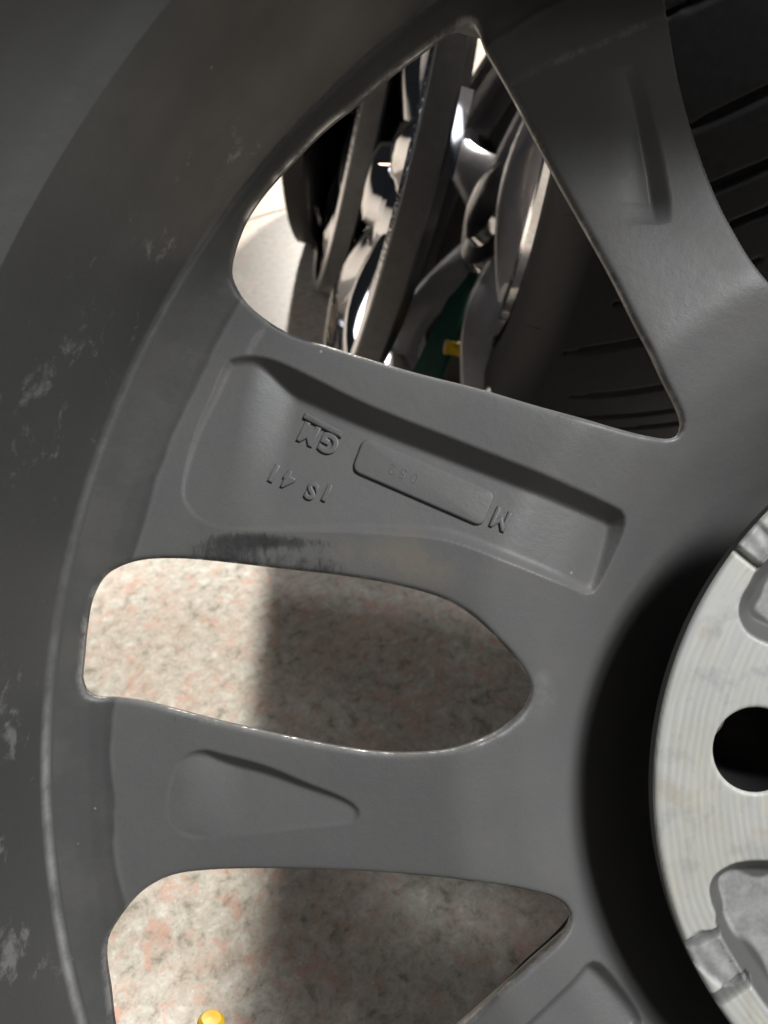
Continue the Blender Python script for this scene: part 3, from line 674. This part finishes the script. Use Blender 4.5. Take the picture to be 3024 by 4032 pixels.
def chrome_cover(contact, lean, yaw, label, spin, RR=0.19, hb=0.008, nsp=5, flip=False, band=None, spoke_mat=None):
    M = axis_frame(contact, lean, yaw, RR, 0.0)
    if flip: M = M @ Matrix.Rotation(math.pi, 4, 'Y')
    base = empty('chrome_wheel', M @ Matrix.Rotation(spin, 4, 'Z'))
    tag(base, label, 'wheel', 'chrome wheels standing in a row behind the grey wheel')
    lathe_obj('rim_band', [(RR - 0.014, -hb - 0.004), (RR - 0.004, -hb - 0.002), (RR, -hb), (RR + 0.0006, 0), (RR, hb), (RR - 0.002, hb + 0.001)], 160, band or MBAND, base)
    lathe_obj('rim_lip', [(RR - 0.002, hb + 0.001), (RR - 0.006, hb + 0.003), (RR - 0.011, hb + 0.001), (RR - 0.014, hb - 0.006), (RR - 0.020, hb - 0.009), (RR - 0.026, hb - 0.012), (RR - 0.030, hb - 0.018), (RR - 0.036, hb - 0.026), (RR - 0.042, hb - 0.030)], 160, MLIP, base)
    lathe_obj('dish', [(RR - 0.042, hb - 0.030), (RR - 0.07, hb - 0.031), (0.06, hb - 0.032), (0, hb - 0.032)], 96, MDARK, base)
    lathe_obj('back_shell', [(RR - 0.014, -hb - 0.004), (RR - 0.034, -0.022), (0.10, -0.031), (0, -0.032)], 96, MDARK, base)
    lathe_obj('hub_cap', [(0.062, -0.024), (0.058, -0.012), (0.048, 0.0), (0.034, 0.002), (0.03, 0.010), (0.02, 0.014), (0, 0.015)], 64, MCHROME, base)
    me = spoke_mesh(0.05, RR - 0.018, 0.058, 0.050, -0.012, -0.010, 0.022)
    me.materials.append(spoke_mat or MCHROME)
    for k in range(nsp):
        o = bpy.data.objects.new('spoke', me); COL.objects.link(o); o.parent = base; o.rotation_euler = (0, 0, 2 * math.pi * k / nsp)
    return base
chrome_cover((-0.053, 0.626, 0), R(16), R(-2), 'chrome wheel whose wide dull grey band runs down the middle of the top opening', R(10), 0.19, 0.008, 5, True)
chrome_cover((-0.078, 0.884, 0), R(14), R(-3), 'chrome wheel second from the far end of the row, behind the wide grey band', R(30), 0.215, 0.008, 5, True)
chrome_cover((-0.092, 1.038, 0), R(5), R(5), 'farthest chrome wheel of the row, its dark foot on the bare floor', R(4), 0.215, 0.012, 5, True, MDARK)
chrome_cover((0.006, 0.60, 0), R(26), R(-9), 'tilted chrome wheel with broad silver spokes, leaning beside the dark green board', R(16), 0.19, 0.006, 5, True, MCHROME, MSATIN)

# near wheel with tyre
TR = 0.30; TX = 0.078; TYc = 0.615
tw = empty('tyred_wheel', axis_frame((TX + 0.1, TYc - 0.01, 0.0), R(4), R(4), TR)); tag(tw, 'chrome wheel wearing a black grooved tyre, nearest behind the grey wheel', 'wheel', None)
TW = 0.1
tp = [(0.213, -0.086), (0.222, -0.094), (0.235, -0.099), (0.250, -0.102), (0.262, -0.1015), (0.274, -0.098), (0.284, -0.092), (0.289, -0.087)]
for zz in np.linspace(-0.083, 0.083, 112):
    tp.append((0.2915 + 0.008 * (1 - (zz / 0.083) ** 2) , zz))
tp += [(0.289, 0.087), (0.284, 0.092), (0.274, 0.098), (0.262, 0.1015), (0.25, 0.102), (0.235, 0.099), (0.222, 0.094), (0.213, 0.086)]
TSc = TR / 0.2995; KS = TR / 0.25; nt_ = 1080; V, F = lathe_arrays([(r, z) for r, z in tp], nt_)
rr = np.hypot(V[:, 0], V[:, 1]); an = np.arctan2(V[:, 1], V[:, 0]); z = V[:, 2]
cut = np.zeros(len(V))
for n_, ph, z0, z1, w_, dp in ((24, 0.0, -0.080, 0.000, 0.0036, 0.0045), (24, 0.40, -0.066, -0.014, 0.0028, 0.0035), (24, 0.72, -0.034, 0.012, 0.0032, 0.0045)):
    q = an * n_ / (2 * math.pi) + ph; q = (q - np.round(q)) * 2 * math.pi / n_ * 0.2985
    u_ = np.clip((z - z0) / (z1 - z0), 0, 1); wz = w_ * np.sin(math.pi * np.clip(u_, 0.02, 0.98)) ** 0.5
    cut = np.maximum(cut, np.where((z > z0) & (z < z1) & (rr > 0.28), dp * np.clip(1.2 * (1 - (q / wz) ** 2), 0, 1), 0))
shear = -2.4 * (z + 1.1 * z * z); cs_, sn_ = np.cos(shear), np.sin(shear)        # the grooves run slantwise over the tread
V[:, 0], V[:, 1] = V[:, 0] * cs_ - V[:, 1] * sn_, V[:, 0] * sn_ + V[:, 1] * cs_
sc_ = (rr - cut) / rr * TSc; V[:, 0] *= sc_; V[:, 1] *= sc_
me = raw_mesh('tyre', V, F, True); tyre = link('tyre', me, MRUBBER, tw)
hair = raw_mesh('rubber_hair', [(math.cos(a) * 0.0004, math.sin(a) * 0.0004, 0) for a in (0, 2.1, 4.2)] + [(0.002, 0.001, 0.011)], [(0, 1, 3), (1, 2, 3), (2, 0, 3)], True)
hair.materials.append(MRUBBER)
for k, (aa, zz) in enumerate(((190, -0.092), (203, -0.094), (218, -0.092), (232, -0.091), (246, -0.093), (176, -0.093))):
    o = bpy.data.objects.new('rubber_hair', hair); COL.objects.link(o); o.parent = tyre
    o.location = (0.239 * KS * math.cos(R(aa)), 0.239 * KS * math.sin(R(aa)), zz); o.rotation_euler = (math.pi, 0.3 * (k % 3 - 1), k)
lathe_obj('rim', [(r * KS, z) for r, z in [(0.182, -0.090), (0.187, -0.097), (0.185, -0.101), (0.178, -0.1015), (0.172, -0.097), (0.1685, -0.086), (0.162, -0.06), (0.158, -0.02), (0.154, 0.02)]], 200, MCHROME, tw)
lathe_obj('back_plate', [(r * KS, z) for r, z in [(0.154, 0.0), (0.12, 0.005), (0, 0.005)]], 64, MDARK, tw)
lathe_obj('hub_cap', [(r * KS, z) for r, z in [(0.065, -0.03), (0.06, -0.075), (0.045, -0.088), (0.03, -0.09), (0.028, -0.097), (0, -0.099)]], 64, MCHROME, tw)
me = spoke_mesh(0.06, 0.206, 0.060, 0.054, 0.076, 0.092, 0.026); me.materials.append(MSATIN)
for k in range(6):
    o = bpy.data.objects.new('spoke', me); COL.objects.link(o); o.parent = tw
    o.rotation_euler = (math.pi, 0, 2 * math.pi * k / 6 + 0.25)

# valve of the tyred wheel, pointing out of its face
def at(u, v, d): return CAM + ROT @ Vector(((u - 829.5) * d / FPX, -(v - 1106) * d / FPX, -d))
pv = at(983, 753, 0.60)
ML = tw.matrix_world.inverted() @ Matrix.Translation(pv) @ Matrix.Rotation(R(10), 4, 'Y') @ Matrix.Rotation(R(-90), 4, 'Y')
MGOLD = simple('gold_plastic', (0.85, 0.58, 0.02), 0.3, 0, 0.5, nscale=200, var=0.1)
vs = lathe_obj('valve_stem', [(0, -0.008), (0.004, -0.0085), (0.005, -0.045), (0, -0.045)], 24, MRUBBER, tw, ML)
lathe_obj('valve_cap', [(0, 0.009), (0.0052, 0.0088), (0.006, 0.008), (0.006, 0.006), (0.0054, 0.0055), (0.0056, -0.002), (0.0064, -0.0035), (0.0066, -0.0085), (0, -0.0085)], 32, MGOLD, vs, ML)

# boards between the wheels
def board(name, pts, thick, mat, label, cat, rad=0.004):
    """pts: four world corners in order"""
    P = [Vector(p) for p in pts]; n = (P[1] - P[0]).cross(P[3] - P[0]).normalized()
    c = [np.array(p) for p in P]; Q = rrect([tuple(p) for p in c], rad, 5); m = len(Q); c0 = P[0]
    o3 = np.array(n) * thick; inset = (Q.mean(0) - Q); inset = inset / np.linalg.norm(inset, axis=1, keepdims=True) * thick * 0.35
    rings = [Q + inset * 0.8, Q + 0.18 * o3, Q + 0.82 * o3, Q + o3 + inset * 0.8]; V = np.concatenate(rings) - np.array(c0); F = []
    for j in range(3):
        for i in range(m): F.append((j * m + i, j * m + (i + 1) % m, (j + 1) * m + (i + 1) % m, (j + 1) * m + i))
    F += [tuple(range(m))[::-1], tuple(3 * m + i for i in range(m))]
    me = raw_mesh(name, V, F, False); o = link(name, me, mat); o.location = c0; tag(o, label, cat); return o
bp = [at(862, 880, 0.68), at(938, 860, 0.62), at(1084, 425, 0.62)]
bn = (bp[1] - bp[0]).cross(bp[2] - bp[0])
def on_plane(u, v):
    d = at(u, v, 1.0) - CAM; return CAM + d * (bn.dot(bp[0] - CAM) / bn.dot(d))
board('divider_board', [bp[0], bp[1], on_plane(1048, 590), bp[2]], 0.004, MGREEN, 'dark green board standing between the chrome wheel and the black tyre', 'board', 0.02)
